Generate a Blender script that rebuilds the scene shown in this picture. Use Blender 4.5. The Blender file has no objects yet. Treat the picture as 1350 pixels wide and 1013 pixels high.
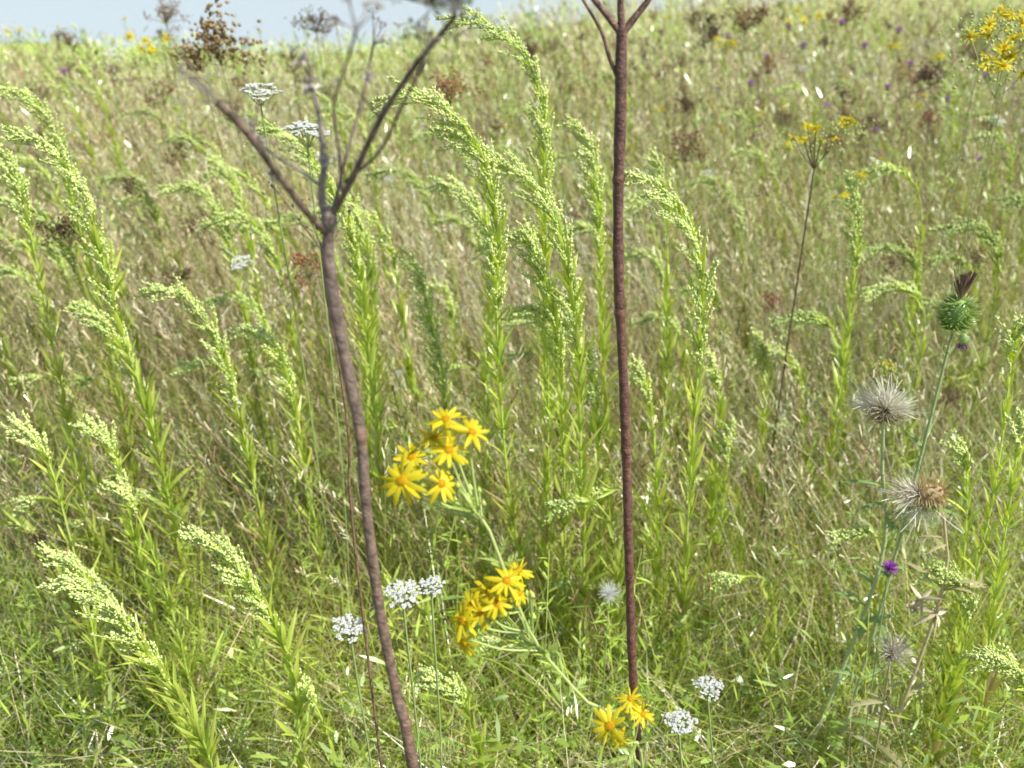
import bpy, math, numpy as np
from mathutils import Vector
rng=np.random.default_rng(7)
R=rng.random
def U(a,b,n=None): return a+(b-a)*rng.random(n)
PITCH=math.radians(26); CH=1.5; FP=1162.0
cp,sp=math.cos(PITCH),math.sin(PITCH)
def P(px,py,d):
    """world point seen in the survey photo at bearing px,py standing d metres ahead"""
    dx=(px-675)/FP; dy=-(py-506.5)/FP
    k=d/(cp+dy*sp)
    return np.array([dx*k,d,CH+k*(-sp+dy*cp)])
def sm(a,b,x):
    t=np.clip((x-a)/(b-a),0,1); return t*t*(3-2*t)
def nz(v): return v/(np.linalg.norm(v,axis=-1,keepdims=True)+1e-9)

# ---------------------------------------------------------------- terrain
def shore(x): return 22.5+3.0*np.log1p(np.exp((x-1.0)/2.0))+1.2*np.sin(x*0.35)
def tz(x,y):
    x=np.asarray(x,float); y=np.asarray(y,float)
    left=1-sm(-4,4,x-0.02*y)
    z=-0.5*sm(6,18,y)*left-0.15*sm(14,40,y)*(1-left)
    z=z+0.025*np.sin(x*2.1+1.3*y)+0.02*np.sin(3.3*y-x*1.1)
    s=y-shore(x)
    z=z*(1-sm(0,3,s))+(-1.6)*sm(0,3,s)
    z=z+sm(170,230,y+0.1*np.abs(x))*(4+2*np.sin(x*0.02))
    return z
WATER=-0.78

# ---------------------------------------------------------------- materials
def newmat(name):
    m=bpy.data.materials.new(name); m.use_nodes=True
    nt=m.node_tree; nt.nodes.clear(); return m,nt,nt.nodes,nt.links
def thinmat(name,trans,gloss,rough,tmul):
    m,nt,N,L=newmat(name); o=N.new('ShaderNodeOutputMaterial')
    at=N.new('ShaderNodeAttribute'); at.attribute_name='Col'
    d=N.new('ShaderNodeBsdfDiffuse'); L.new(at.outputs['Color'],d.inputs['Color']); cur=d.outputs[0]
    if trans>0:
        m2=N.new('ShaderNodeVectorMath'); m2.operation='MULTIPLY'; m2.inputs[1].default_value=tmul
        L.new(at.outputs['Color'],m2.inputs[0]); t=N.new('ShaderNodeBsdfTranslucent'); L.new(m2.outputs[0],t.inputs['Color'])
        ms=N.new('ShaderNodeMixShader'); ms.inputs[0].default_value=trans; L.new(cur,ms.inputs[1]); L.new(t.outputs[0],ms.inputs[2]); cur=ms.outputs[0]
    if gloss>0:
        gl=N.new('ShaderNodeBsdfGlossy'); gl.inputs['Roughness'].default_value=rough; gl.inputs['Color'].default_value=(1,1,.95,1)
        ms=N.new('ShaderNodeMixShader'); ms.inputs[0].default_value=gloss; L.new(cur,ms.inputs[1]); L.new(gl.outputs[0],ms.inputs[2]); cur=ms.outputs[0]
    L.new(cur,o.inputs[0]); return m
def vegmat(name,rough=0.5,spec=0.3,nscale=0,var=0.25,bump=0.0):
    m,nt,N,L=newmat(name)
    o=N.new('ShaderNodeOutputMaterial')
    at=N.new('ShaderNodeAttribute'); at.attribute_name='Col'; src=at.outputs['Color']
    tc=N.new('ShaderNodeNewGeometry')
    no=N.new('ShaderNodeTexNoise'); no.inputs['Scale'].default_value=nscale; no.inputs['Detail'].default_value=3
    L.new(tc.outputs['Position'],no.inputs['Vector'])
    mr=N.new('ShaderNodeMapRange'); mr.inputs[1].default_value=0.3; mr.inputs[2].default_value=0.7
    mr.inputs[3].default_value=1-var; mr.inputs[4].default_value=1+var
    L.new(no.outputs['Fac'],mr.inputs[0])
    mx=N.new('ShaderNodeVectorMath'); mx.operation='SCALE'
    L.new(src,mx.inputs[0]); L.new(mr.outputs[0],mx.inputs['Scale']); src=mx.outputs[0]
    b=N.new('ShaderNodeBsdfPrincipled'); b.inputs['Roughness'].default_value=rough
    b.inputs['Specular IOR Level'].default_value=spec
    L.new(src,b.inputs['Base Color'])
    bp=N.new('ShaderNodeBump'); bp.inputs['Strength'].default_value=bump; bp.inputs['Distance'].default_value=0.002
    n2=N.new('ShaderNodeTexNoise'); n2.inputs['Scale'].default_value=350; n2.inputs['Detail'].default_value=3
    L.new(tc.outputs['Position'],n2.inputs['Vector']); L.new(n2.outputs['Fac'],bp.inputs['Height']); L.new(bp.outputs[0],b.inputs['Normal'])
    L.new(b.outputs[0],o.inputs[0])
    return m
M_LEAF=thinmat('leaf',.34,.085,.30,(1.15,1.15,.6))
M_STRAW=thinmat('dry_grass',0,.06,.33,(1.1,1.0,.8))
M_STEM=thinmat('green_stem',0,.07,.33,(1,1,1))
M_BARK=vegmat('dead_stem',0.5,0.45,nscale=120,var=0.5,bump=0.9)
M_PETAL=thinmat('petal',.3,.02,.5,(1,1,1))
M_BUD=thinmat('bud',0,.03,.4,(1,1,1))

# ---------------------------------------------------------------- geometry collector
class Geo:
    def __init__(s): s.V=[];s.C=[];s.Q=[];s.T=[];s.QM=[];s.TM=[];s.n=0
    def add(s,v,c,q=None,t=None,mat=0):
        v=np.asarray(v,float).reshape(-1,3); c=np.broadcast_to(np.asarray(c,float),v.shape) if np.ndim(c)==1 else np.asarray(c,float).reshape(-1,3)
        s.V.append(v); s.C.append(c)
        if q is not None and len(q): s.Q.append(q+s.n); s.QM.append(np.full(len(q),mat))
        if t is not None and len(t): s.T.append(t+s.n); s.TM.append(np.full(len(t),mat))
        s.n+=len(v)
    def build(s,name,mats,parent=None):
        V=np.concatenate(s.V); C=np.concatenate(s.C)
        q=np.concatenate(s.Q) if s.Q else np.zeros((0,4),int); t=np.concatenate(s.T) if s.T else np.zeros((0,3),int)
        qm=np.concatenate(s.QM) if s.QM else np.zeros(0,int); tm=np.concatenate(s.TM) if s.TM else np.zeros(0,int)
        me=bpy.data.meshes.new(name); me.vertices.add(len(V)); me.vertices.foreach_set('co',V.astype(np.float32).ravel())
        nl=q.size+t.size; me.loops.add(nl); me.loops.foreach_set('vertex_index',np.concatenate([q.ravel(),t.ravel()]).astype(np.int32))
        npoly=len(q)+len(t); me.polygons.add(npoly)
        ls=np.concatenate([np.arange(len(q))*4,q.size+np.arange(len(t))*3]).astype(np.int32)
        me.polygons.foreach_set('loop_start',ls)
        try: me.polygons.foreach_set('loop_total',np.concatenate([np.full(len(q),4),np.full(len(t),3)]).astype(np.int32))
        except Exception: pass
        me.polygons.foreach_set('material_index',np.concatenate([qm,tm]).astype(np.int32))
        me.polygons.foreach_set('use_smooth',np.ones(npoly,bool))
        for m in mats: me.materials.append(m)
        me.update(calc_edges=True)
        a=me.attributes.new('Col','FLOAT_COLOR','POINT')
        cc=np.ones((len(V),4),np.float32); cc[:,:3]=np.clip(C,0,0.88); a.data.foreach_set('color',cc.ravel())
        ob=bpy.data.objects.new(name,me); bpy.context.collection.objects.link(ob)
        if parent: ob.parent=parent
        return ob
MATS=[M_LEAF,M_STRAW,M_STEM,M_BARK,M_PETAL,M_BUD]
LEAF,STRAW,STEM,BARK,PETAL,BUD=range(6)

def arr(c,N):
    c=np.asarray(c,float); return np.broadcast_to(c,(N,3)) if c.ndim==1 else c
def jit(c,N,v=0.15,hue=0.08):
    return np.asarray(c)*(1+U(-v,v,(N,1)))*(1+U(-hue,hue,(N,3)))
def ribbons(g,root,d,bend,L,W,c0,c1,seg=3,prof='blade',crease=0.0,mat=0,tw=None):
    root=np.asarray(root,float)
    if root.ndim==1: root=np.broadcast_to(root,(len(d),3))
    N=len(root); d=nz(arr(d,N)); bend=arr(bend,N)
    L=np.broadcast_to(np.asarray(L,float),(N,)); W=np.broadcast_to(np.asarray(W,float),(N,))
    t=np.linspace(0,1,seg+1)
    Pc=root[:,None]+L[:,None,None]*(d[:,None]*t[None,:,None]+bend[:,None]*(t**2)[None,:,None])
    ref=np.cross(d,bend+np.array([0.001,0.002,0.003])); side=nz(ref); nrm=nz(np.cross(side,d))
    if tw is not None:
        a=tw[:,None]; side,nrm=side*np.cos(a)+nrm*np.sin(a), nrm*np.cos(a)-side*np.sin(a)
    if prof=='blade': w=(1-t)**0.6*0.95+0.05
    elif prof=='leaf': w=np.sin(np.pi*(0.08+0.90*t)**0.85)**0.8
    elif prof=='petal': w=0.45+0.55*np.sin(np.pi*(0.15+0.75*t)); w[-1]=0.35
    else: w=np.ones_like(t)
    hw=(W[:,None]*w[None]*0.5)[...,None]
    a=Pc-side[:,None]*hw; b=Pc+side[:,None]*hw
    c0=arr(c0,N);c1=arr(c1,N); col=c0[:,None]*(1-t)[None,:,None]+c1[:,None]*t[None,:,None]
    K=seg+1
    if crease>0:
        m=Pc-nrm[:,None]*hw*crease
        v=np.stack([a,m,b],2); cc=np.stack([col,col*0.85+0.02,col],2); c=3
    else:
        v=np.stack([a,b],2); cc=np.stack([col,col],2); c=2
    base=(np.arange(N)*K*c)[:,None,None]; k=(np.arange(seg)*c)[None,:,None]; j=np.arange(c-1)[None,None,:]
    i0=(base+k+j).ravel(); q=np.stack([i0,i0+1,i0+c+1,i0+c],1)
    g.add(v,cc.reshape(-1,3),q=q,mat=mat)
def tubes(g,Pc,Rr,col,sides=4,mat=2,col1=None):
    Pc=np.asarray(Pc,float); 
    if Pc.ndim==2: Pc=Pc[None]
    N,K,_=Pc.shape; Rr=np.broadcast_to(np.asarray(Rr,float),(N,K))
    T=nz(np.gradient(Pc,axis=1)); ref=np.array([0.31,0.17,0.05]); ref=ref/np.linalg.norm(ref)
    s=nz(np.cross(T,np.broadcast_to(ref,T.shape))); u=np.cross(T,s)
    an=np.arange(sides)*2*np.pi/sides
    v=Pc[:,:,None]+Rr[:,:,None,None]*(s[:,:,None]*np.cos(an)[None,None,:,None]+u[:,:,None]*np.sin(an)[None,None,:,None])
    c=arr(col,N); c1=c if col1 is None else arr(col1,N)
    t=np.linspace(0,1,K)[None,:,None]; cc=c[:,None]*(1-t)+c1[:,None]*t
    cc=np.repeat(cc[:,:,None],sides,2)
    base=(np.arange(N)*K*sides)[:,None,None]; k=(np.arange(K-1)*sides)[None,:,None]; j=np.arange(sides)[None,None,:]
    a=(base+k+j).ravel(); b=(base+k+(j+1)%sides).ravel()
    g.add(v,cc.reshape(-1,3),q=np.stack([a,b,b+sides,a+sides],1),mat=mat)
OV=np.array([[1,0,0],[-1,0,0],[0,1,0],[0,-1,0],[0,0,1],[0,0,-1]],float)
OT=np.array([[0,2,4],[2,1,4],[1,3,4],[3,0,4],[2,0,5],[1,2,5],[3,1,5],[0,3,5]])
def octs(g,pos,r,col,mat=5,ax=None,el=1.5):
    pos=np.asarray(pos,float).reshape(-1,3); N=len(pos)
    if N==0: return
    r=np.broadcast_to(np.asarray(r,float),(N,))
    if ax is None: ax=nz(rng.normal(size=(N,3)))
    ax=nz(arr(ax,N)); s=nz(np.cross(ax,[0.3,0.5,0.1])); u=np.cross(ax,s)
    v=pos[:,None]+r[:,None,None]*(OV[None,:,0:1]*s[:,None]+OV[None,:,1:2]*u[:,None]+el*OV[None,:,2:3]*ax[:,None])
    t=(OT[None]+(np.arange(N)*6)[:,None,None]).reshape(-1,3)
    g.add(v,np.repeat(arr(col,N)[:,None],6,1).reshape(-1,3),t=t,mat=mat)
def ellip(g,c,ax,r,h,col,mat=2,nu=12,nv=8,col1=None,f=None):
    ax=nz(np.asarray(ax,float)); s=nz(np.cross(ax,[0.3,0.5,0.1])); u=np.cross(ax,s)
    th=np.linspace(0.02,np.pi-0.02,nv+1); ph=np.arange(nu)*2*np.pi/nu
    V=[];C=[]
    col=np.asarray(col,float); col1=col if col1 is None else np.asarray(col1,float)
    for a in th:
        rr=r*np.sin(a)
        for p in ph: V.append(c+ax*(-h*np.cos(a))+rr*(s*np.cos(p)+u*np.sin(p))); C.append(col*(1-a/np.pi)+col1*(a/np.pi))
    q=[[i*nu+j,i*nu+(j+1)%nu,(i+1)*nu+(j+1)%nu,(i+1)*nu+j] for i in range(nv) for j in range(nu)]
    g.add(np.array(V),np.array(C),q=np.array(q),mat=mat)
def spline(pts,n):
    p=np.asarray(pts,float); p=np.vstack([2*p[0]-p[1],p,2*p[-1]-p[-2]]); out=[]
    m=len(p)-3
    for u in np.linspace(0,m-1e-6,n*4):
        i=int(u); t=u-i; a,b,c,d=p[i],p[i+1],p[i+2],p[i+3]
        out.append(0.5*((2*b)+(-a+c)*t+(2*a-5*b+4*c-d)*t*t+(-a+3*b-3*c+d)*t**3))
    out=np.array(out); s=np.concatenate([[0],np.cumsum(np.linalg.norm(np.diff(out,axis=0),axis=1))])
    q=np.linspace(0,s[-1],n); return np.stack([np.interp(q,s,out[:,k]) for k in range(3)],1),s[-1]
def at(path,s):
    x=np.clip(s,0,1)*(len(path)-1); i=np.minimum(x.astype(int),len(path)-2); f=(x-i)[:,None]
    return path[i]*(1-f)+path[i+1]*f, nz(path[i+1]-path[i])

# ---------------------------------------------------------------- goldenrod
G_LEAF=np.array([0.52,0.68,0.07]); G_TIP=np.array([0.80,0.88,0.17]); G_BUD=np.array([0.80,0.87,0.34])
def goldenrod(g,pts,head=0.3,det=1.0,lw=1.0,tint=1.0,r0=0.0032,budc=G_BUD,leafd=150,ll=1.0,bush=1.0):
    path,L=spline(pts,26 if det>0.7 else 12)
    K=len(path)
    tubes(g,path,np.linspace(r0,r0*0.4,K)[None],np.array([0.40,0.52,0.09])*tint,sides=5 if det>0.7 else 3,mat=STEM,col1=np.array([0.62,0.74,0.18])*tint)
    n=int(L*leafd*det); s=np.sort(U(0.04,1-head*0.5,n)); p,T=at(path,s)
    an=np.arange(n)*2.4+U(-0.4,0.4,n)
    a=nz(np.cross(T,[0.2,0.9,0.1])); b=np.cross(T,a); rad=a*np.cos(an)[:,None]+b*np.sin(an)[:,None]
    op=U(0.2,0.65,n)[:,None]
    d=nz(T*np.cos(op)+rad*np.sin(op)); le=U(0.05,0.09,n)*(1.05-0.6*s**2)*ll
    bend=rad*U(-0.15,0.2,n)[:,None]+np.array([0,0,1])*U(-0.15,0.15,n)[:,None]
    W=le*U(0.08,0.12,n)*lw/ max(det,0.6)
    dry=(R(n)<0.16*(s<0.4))[:,None]
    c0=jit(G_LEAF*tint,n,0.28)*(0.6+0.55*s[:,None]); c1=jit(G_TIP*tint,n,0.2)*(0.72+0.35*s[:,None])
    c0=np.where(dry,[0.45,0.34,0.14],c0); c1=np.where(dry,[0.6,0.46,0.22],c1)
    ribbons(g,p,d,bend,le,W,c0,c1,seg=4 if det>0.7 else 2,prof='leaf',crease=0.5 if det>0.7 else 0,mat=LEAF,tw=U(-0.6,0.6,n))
    nb=int(50*det*bush*(head/0.3)**0.5*1.15); s=np.linspace(1-head,0.985,nb)+U(-0.01,0.01,nb); p,T=at(path,s)
    a=nz(np.cross(T,[0.2,0.9,0.1])); b=np.cross(T,a); an=U(0,2*np.pi,nb)
    up=np.array([0,0,1.0]); rad=nz(a*np.cos(an)[:,None]+b*np.sin(an)[:,None]+0.35*up)
    f=(s-(1-head))/head; bl=(0.024+0.058*np.sin(np.pi*np.clip(0.10+0.8*f,0,1)))*U(0.6,1.15,nb)*(0.6+0.4*bush)*(1-0.45*f)
    d=nz(T*1.05+rad*0.55); bend=T*0.2+np.array([-0.12,0,-0.32])
    t=np.linspace(0,1,4); Pb=p[:,None]+bl[:,None,None]*(d[:,None]*t[None,:,None]+bend[:,None]*(t**2)[None,:,None])
    tubes(g,Pb,0.0013*np.linspace(1,0.6,4)[None],np.array([0.56,0.72,0.2])*tint,sides=3,mat=STEM)
    m=max(4,int(18*det)); tt=U(0.12,1.0,(nb,m)); 
    pos=p[:,None]+bl[:,None,None]*(d[:,None]*tt[...,None]+bend[:,None]*(tt**2)[...,None])+up*U(0.0,0.003,(nb,m,1))+rng.normal(size=(nb,m,3))*0.0016
    pos=pos.reshape(-1,3); N=len(pos)
    octs(g,pos,U(0.0014,0.0026,N)/max(det,0.6),jit(budc*tint,N,0.3,0.06)*np.array([.92,1,.9]),ax=nz(np.repeat(d,m,0)+0.5*up+rng.normal(size=(N,3))*0.3),el=1.6)
    k=int(30*nb/30)+3; s2=U(1-head,0.93,k); p2,T2=at(path,s2); rr=nz(rng.normal(size=(k,3)))
    ribbons(g,p2,nz(T2+rr*0.5),rr*0.1+np.array([0,0,-.15]),U(0.015,0.04,k),0.004,jit(G_LEAF*tint*1.1,k),jit(G_TIP*tint,k),seg=2,prof='leaf',mat=LEAF)
def toground(p,dx=0.0,dy=0.0):
    q=p.copy(); q[0]+=dx; q[1]+=dy; q[2]=tz(q[0],q[1])-0.01; return q
def hero_path(pix,d,dy=0.0):
    n=len(pix); pts=[P(x,y,d+dy*(1-i/(n-1))) for i,(x,y) in enumerate(pix)]   # tip first
    last=pts[-1]
    if last[2]>0.04:
        k=pts[-1]-pts[-2]; sl=k[0]/max(1e-3,-k[2]); pts.append(toground(last,dx=np.clip(sl,-0.3,0.3)*last[2]*0.5))
    return pts[::-1]
HERO=[
 ([(2,172),(55,188),(100,235),(130,320),(158,430),(200,560),(240,740)],1.5,-.05,.33,1.2),
 ([(-5,118),(35,125),(72,175),(105,300),(150,480),(190,700)],1.9,-.1,.25,1.2),
 ([(98,403),(140,428),(180,500),(222,620),(262,780)],1.6,0,.26,1.1),
 ([(188,386),(245,392),(285,450),(318,560),(348,700),(370,820)],1.5,0,.3,1.2),
 ([(318,433),(355,447),(380,500),(400,600),(420,720),(440,830)],1.6,0,.25,1.1),
 ([(85,768),(135,790),(185,850),(240,925),(280,1010)],1.0,-.03,.30,1.1),
 ([(62,728),(105,755),(160,820),(215,905),(262,1010)],1.12,.0,.26,.9),
 ([(248,703),(300,735),(348,800),(384,880),(398,1000)],1.08,0,.30,1.0),
 ([(497,140),(545,122),(600,155),(640,215),(655,300),(656,450),(668,620),(688,760)],1.45,-.05,.34,1.5),
 ([(588,28),(645,32),(695,78),(716,150),(718,260),(718,400),(720,560),(718,730)],1.6,0,.30,1.4),
 ([(572,165),(620,190),(680,225),(722,270),(746,340),(762,460),(766,620),(770,780)],1.4,.05,.38,1.6),
 ([(752,155),(775,180),(788,250),(793,380),(800,580),(804,740)],1.7,0,.22,1.1),
 ([(822,232),(865,245),(905,295),(926,360),(924,440),(914,570),(905,720),(898,850)],1.4,0,.32,1.3),
 ([(678,408),(722,415),(762,445),(784,520),(790,650),(792,780)],1.5,0,.3,1.2),
 ([(330,172),(385,180),(430,240),(468,330),(485,450),(500,600),(508,730)],1.65,0,.3,1.2),
 ([(530,335),(555,370),(578,470),(592,600),(600,740)],1.7,.1,.36,1.6),
 ([(575,238),(615,255),(640,300),(650,380),(640,520),(640,700)],1.65,.1,.25,1.2),
 ([(640,330),(680,310),(715,360),(735,440),(742,560),(745,740)],1.45,.05,.3,1.3),
 ([(215,250),(265,252),(300,320),(330,450),(352,600)],2.1,0,.3,1.2),
 ([(280,205),(305,235),(325,300),(345,420),(360,560)],2.4,0,.2,1),
 ([(455,255),(475,290),(490,380),(497,520),(505,700)],1.8,0,.2,.9),
 ([(1352,425),(1338,440),(1328,520),(1310,650),(1280,780),(1245,900)],1.3,0,.08,.7),
 ([(1230,755),(1262,765),(1278,800),(1262,880),(1225,1000)],1.15,0,.22,.9),
 ([(1300,868),(1335,880),(1362,930),(1380,1010)],1.0,0,.2,.9),
 ([(1125,228),(1128,330),(1112,480),(1090,640),(1076,760)],1.8,0,.2,.9),
 ([(962,560),(955,640),(945,740),(935,830)],1.6,0,.15,.8),
 ([(570,895),(605,915),(625,960),(640,1020)],1.1,0,.2,.8),
 ([(860,200),(878,260),(880,400),(880,600),(878,740)],1.9,0,.15,.9),
 ([(1265,585),(1275,640),(1268,760),(1250,880)],1.3,0,.1,.6),
 ([(1000,440),(1010,500),(1000,620),(990,720)],2.0,0,.2,.8),
 ([(20,560),(60,600),(90,700),(120,820),(140,930)],1.25,0,.1,.8),
 ([(465,320),(478,420),(486,560),(492,720)],1.75,0,.1,.8),
 ([(120,560),(150,600),(175,700),(200,800),(215,900)],1.35,0,.12,.8),
 ([(400,905),(425,950),(445,1020)],1.1,0,.12,.7),
 ([(-10,180),(20,230),(45,330),(75,480),(110,660)],1.6,0,.15,1),
 ([(690,300),(712,360),(722,480),(722,640),(720,800)],1.5,0,.12,1),
 ([(935,470),(948,520),(945,620),(930,760)],1.6,0,.1,.8),
 ([(840,480),(858,540),(866,650),(868,790)],1.5,0,.1,.8),
 ([(160,640),(190,700),(225,800),(250,900)],1.25,0,.08,.7),
 ([(1345,560),(1335,640),(1310,800),(1290,960)],1.2,0,.06,.6),
]
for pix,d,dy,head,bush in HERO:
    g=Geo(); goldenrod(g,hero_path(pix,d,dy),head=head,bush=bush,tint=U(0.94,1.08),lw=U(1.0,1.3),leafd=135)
    g.build('goldenrod_plant',MATS)

# ---------------------------------------------------------------- scatter helpers
def scatter(n,y0,y1,xm=0.60,pad=0.45,power=0.0):
    u=R(n); y=y0*(y1/y0)**u if power==0 else y0+(y1-y0)*u**power
    x=U(-1,1,n)*(xm*y+pad)
    k=y<shore(x)-0.6; x,y=x[k],y[k]
    return x,y,tz(x,y)
def patch(x,y,s=1.0,o=0.0):
    return 0.5+0.25*np.sin(x*1.7*s+y*0.9*s+o)+0.15*np.sin(x*3.9*s-y*2.3*s+2*o)+0.1*np.sin(y*5.1*s+o*3)
def leftbank(x,y): return sm(7,11,y)*(1-sm(-4,1,x-0.0*y))
def grassfield(g,n,y0,y1,h0,h1,w,c0,c1,lean=0.35,curve=0.5,seg=3,mat=LEAF,wind=(-0.12,0),wy=3.0,zoff=0):
    x,y,z=scatter(n,y0,y1); n=len(x)
    an=U(0,2*np.pi,n); hd=np.stack([np.cos(an),np.sin(an),np.zeros(n)],1); ln=np.abs(rng.normal(size=n))*lean
    d=nz(np.array([0,0,1.0])+hd*ln[:,None]+np.array([wind[0],wind[1],0]))
    bend=hd*(U(0,1,n)*curve)[:,None]-np.array([0,0,1])*(U(0,1,n)*curve*0.55)[:,None]
    L=U(h0,h1,n)*(1-0.6*leftbank(x,y)); W=w*U(0.6,1.4,n)*np.maximum(1,y/wy)
    mixv=np.clip(patch(x,y)+U(-0.4,0.4,n),0,1)[:,None]
    col=np.asarray(c0)*(1-mixv)+np.asarray(c1)*mixv
    lb=leftbank(x,y)[:,None]*0.9; col=col*(1-lb)+np.array([0.60,0.80,0.16])*lb
    col=col*(1+U(-0.4,0.4,(n,1)))
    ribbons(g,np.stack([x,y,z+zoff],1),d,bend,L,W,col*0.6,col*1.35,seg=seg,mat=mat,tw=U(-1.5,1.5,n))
GR1=(0.29,0.42,0.055); GR2=(0.62,0.72,0.13); ST1=(0.88,0.75,0.49); ST2=(0.66,0.51,0.29); BR=(0.36,0.24,0.12)
g=Geo()
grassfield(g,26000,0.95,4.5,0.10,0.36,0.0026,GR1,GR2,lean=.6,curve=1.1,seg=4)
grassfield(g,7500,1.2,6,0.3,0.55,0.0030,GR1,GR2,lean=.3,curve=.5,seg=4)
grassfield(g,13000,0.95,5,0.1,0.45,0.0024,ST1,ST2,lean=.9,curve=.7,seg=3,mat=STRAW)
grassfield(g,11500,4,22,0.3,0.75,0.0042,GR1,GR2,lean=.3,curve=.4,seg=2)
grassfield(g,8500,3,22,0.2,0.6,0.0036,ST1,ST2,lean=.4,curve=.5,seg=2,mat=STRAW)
g.build('meadow_grass',MATS)

def drygrass(g,n,y0,y1,h0,h1,c0,c1,wr=0.0006,seeds=10,wy=2.6,keep=None,K=5,gmix=.35):
    x,y,z=scatter(n,y0,y1); n=len(x)
    if keep is not None:
        k=R(n)<keep(x,y); x,y,z=x[k],y[k],z[k]; n=len(x)
    an=U(0,2*np.pi,n); hd=np.stack([np.cos(an),np.sin(an),np.zeros(n)],1)
    d=nz(np.array([-0.10,0,1.0])+hd*(np.abs(rng.normal(size=n))*0.2)[:,None])
    bend=hd*U(0,0.3,n)[:,None]+np.array([-0.12,0,-0.08]); L=U(h0,h1,n)*(1-0.6*leftbank(x,y)); t=np.linspace(0,1,K)
    root=np.stack([x,y,z],1)
    Pc=root[:,None]+L[:,None,None]*(d[:,None]*t[None,:,None]+bend[:,None]*(t**2)[None,:,None])
    m=np.clip(patch(x,y,0.7,2.0)+U(-0.5,0.5,n),0,1)[:,None]; col=(np.asarray(c0)*(1-m)+np.asarray(c1)*m)*(1+U(-0.4,0.3,(n,1)))
    gm=(sm(.4,.8,patch(x,y,.55,4.0)+U(-.25,.25,n))*gmix)[:,None]; col=col*(1-gm)+np.array([.50,.60,.18])*gm
    lb=leftbank(x,y)[:,None]*0.85; col=col*(1-lb)+np.array([0.64,0.80,0.22])*lb
    sc=np.maximum(1,y/wy)
    tubes(g,Pc,wr*sc[:,None]*np.linspace(1.3,0.7,K)[None],col*0.85,sides=3,mat=STRAW,col1=col*1.1)
    tt=U(0.78,1.0,(n,seeds)); 
    pos=(root[:,None]+L[:,None,None]*(d[:,None]*tt[...,None]+bend[:,None]*(tt**2)[...,None])).reshape(-1,3)
    N=len(pos); rr=nz(rng.normal(size=(N,3))); dd=nz(np.repeat(d,seeds,0)+rr*0.7); S=np.repeat(sc,seeds)
    open_=np.repeat(U(0.1,1.0,n),seeds)
    ribbons(g,pos,dd,rr*0.1,U(0.006,0.022,N)*S**0.5*(0.5+open_),0.0023*S**0.9,np.repeat(col*1.1,seeds,0),np.repeat(col*1.3,seeds,0),seg=1,prof='flat',mat=STRAW,tw=U(-1.5,1.5,N))
g=Geo()
drygrass(g,1300,1.5,3.2,0.45,0.8,ST1,ST2)
drygrass(g,5500,2.4,9,0.55,1.0,ST1,ST2,keep=lambda x,y:0.3+0.7*patch(x,y,0.6,1.0),K=4)
drygrass(g,4600,7,34,0.6,1.1,ST1,ST2,seeds=7,wr=.0008,K=3)
drygrass(g,1100,1.4,3.5,0.4,0.8,BR,(0.14,0.09,0.05),seeds=8,gmix=0)
drygrass(g,2600,2.6,20,0.5,1.1,BR,(0.15,0.09,0.05),seeds=10,K=4,gmix=0,wr=.0008)
drygrass(g,1300,3,25,0.5,1.0,(0.50,0.62,0.18),(0.66,0.72,0.28),seeds=9,K=4)
g.build('dry_seeding_grass',MATS)

g=Geo()
def under(n,y0,y1,h,le0,le1,c0,c1,asp=0.28,wy=3.0):
    x,y,z=scatter(n,y0,y1); n=len(x); z=z+R(n)**1.3*h
    rr=nz(rng.normal(size=(n,3))*[1,1,0.5]+[0,0,0.35]); le=U(le0,le1,n)*np.maximum(1,y/wy)**0.7
    m=np.clip(patch(x,y,1.3,1.0)+U(-0.4,0.4,n),0,1)[:,None]; col=(np.asarray(c0)*(1-m)+np.asarray(c1)*m)*(1+U(-0.25,0.25,(n,1)))
    ribbons(g,np.stack([x,y,z],1),rr,np.array([0,0,-0.3])*R((n,1)),le,le*asp*U(0.6,1.3,n),col,col*1.1,seg=2,prof='leaf',mat=LEAF,tw=U(-0.7,0.7,n))
under(10000,1.0,5,0.30,0.012,0.035,(0.15,0.27,0.045),(0.44,0.58,0.11),asp=.35)
under(4500,1.0,5,0.42,0.03,0.06,(0.22,0.38,0.05),(0.56,0.68,0.12),asp=0.14)
under(6500,3,14,0.6,0.025,0.055,(0.24,0.34,0.06),(0.54,0.6,0.14),asp=0.2)
x,y,z=scatter(600,1.15,6); n=len(x); root=np.stack([x,y,z],1); d=nz(rng.normal(size=(n,3))*[.18,.18,0]+[-.06,0,1]); L=U(.25,.6,n); t=np.linspace(0,1,5)
tubes(g,root[:,None]+L[:,None,None]*d[:,None]*t[None,:,None],0.0012,jit((0.42,0.5,0.13),n,.3),sides=3,mat=STEM)
k=24; tt=U(.1,1,(n,k)); pos=(root[:,None]+L[:,None,None]*d[:,None]*tt[...,None]).reshape(-1,3); N=len(pos); rr=nz(rng.normal(size=(N,3))*[1,1,.3]+[0,0,.6])
c=np.repeat(jit((0.48,0.62,0.1),n,.35),k,0)
ribbons(g,pos,rr,np.array([0,0,-.2]),U(.012,.035,N),U(.003,.007,N),c,c*1.2,seg=2,prof='leaf',mat=LEAF)
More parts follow.
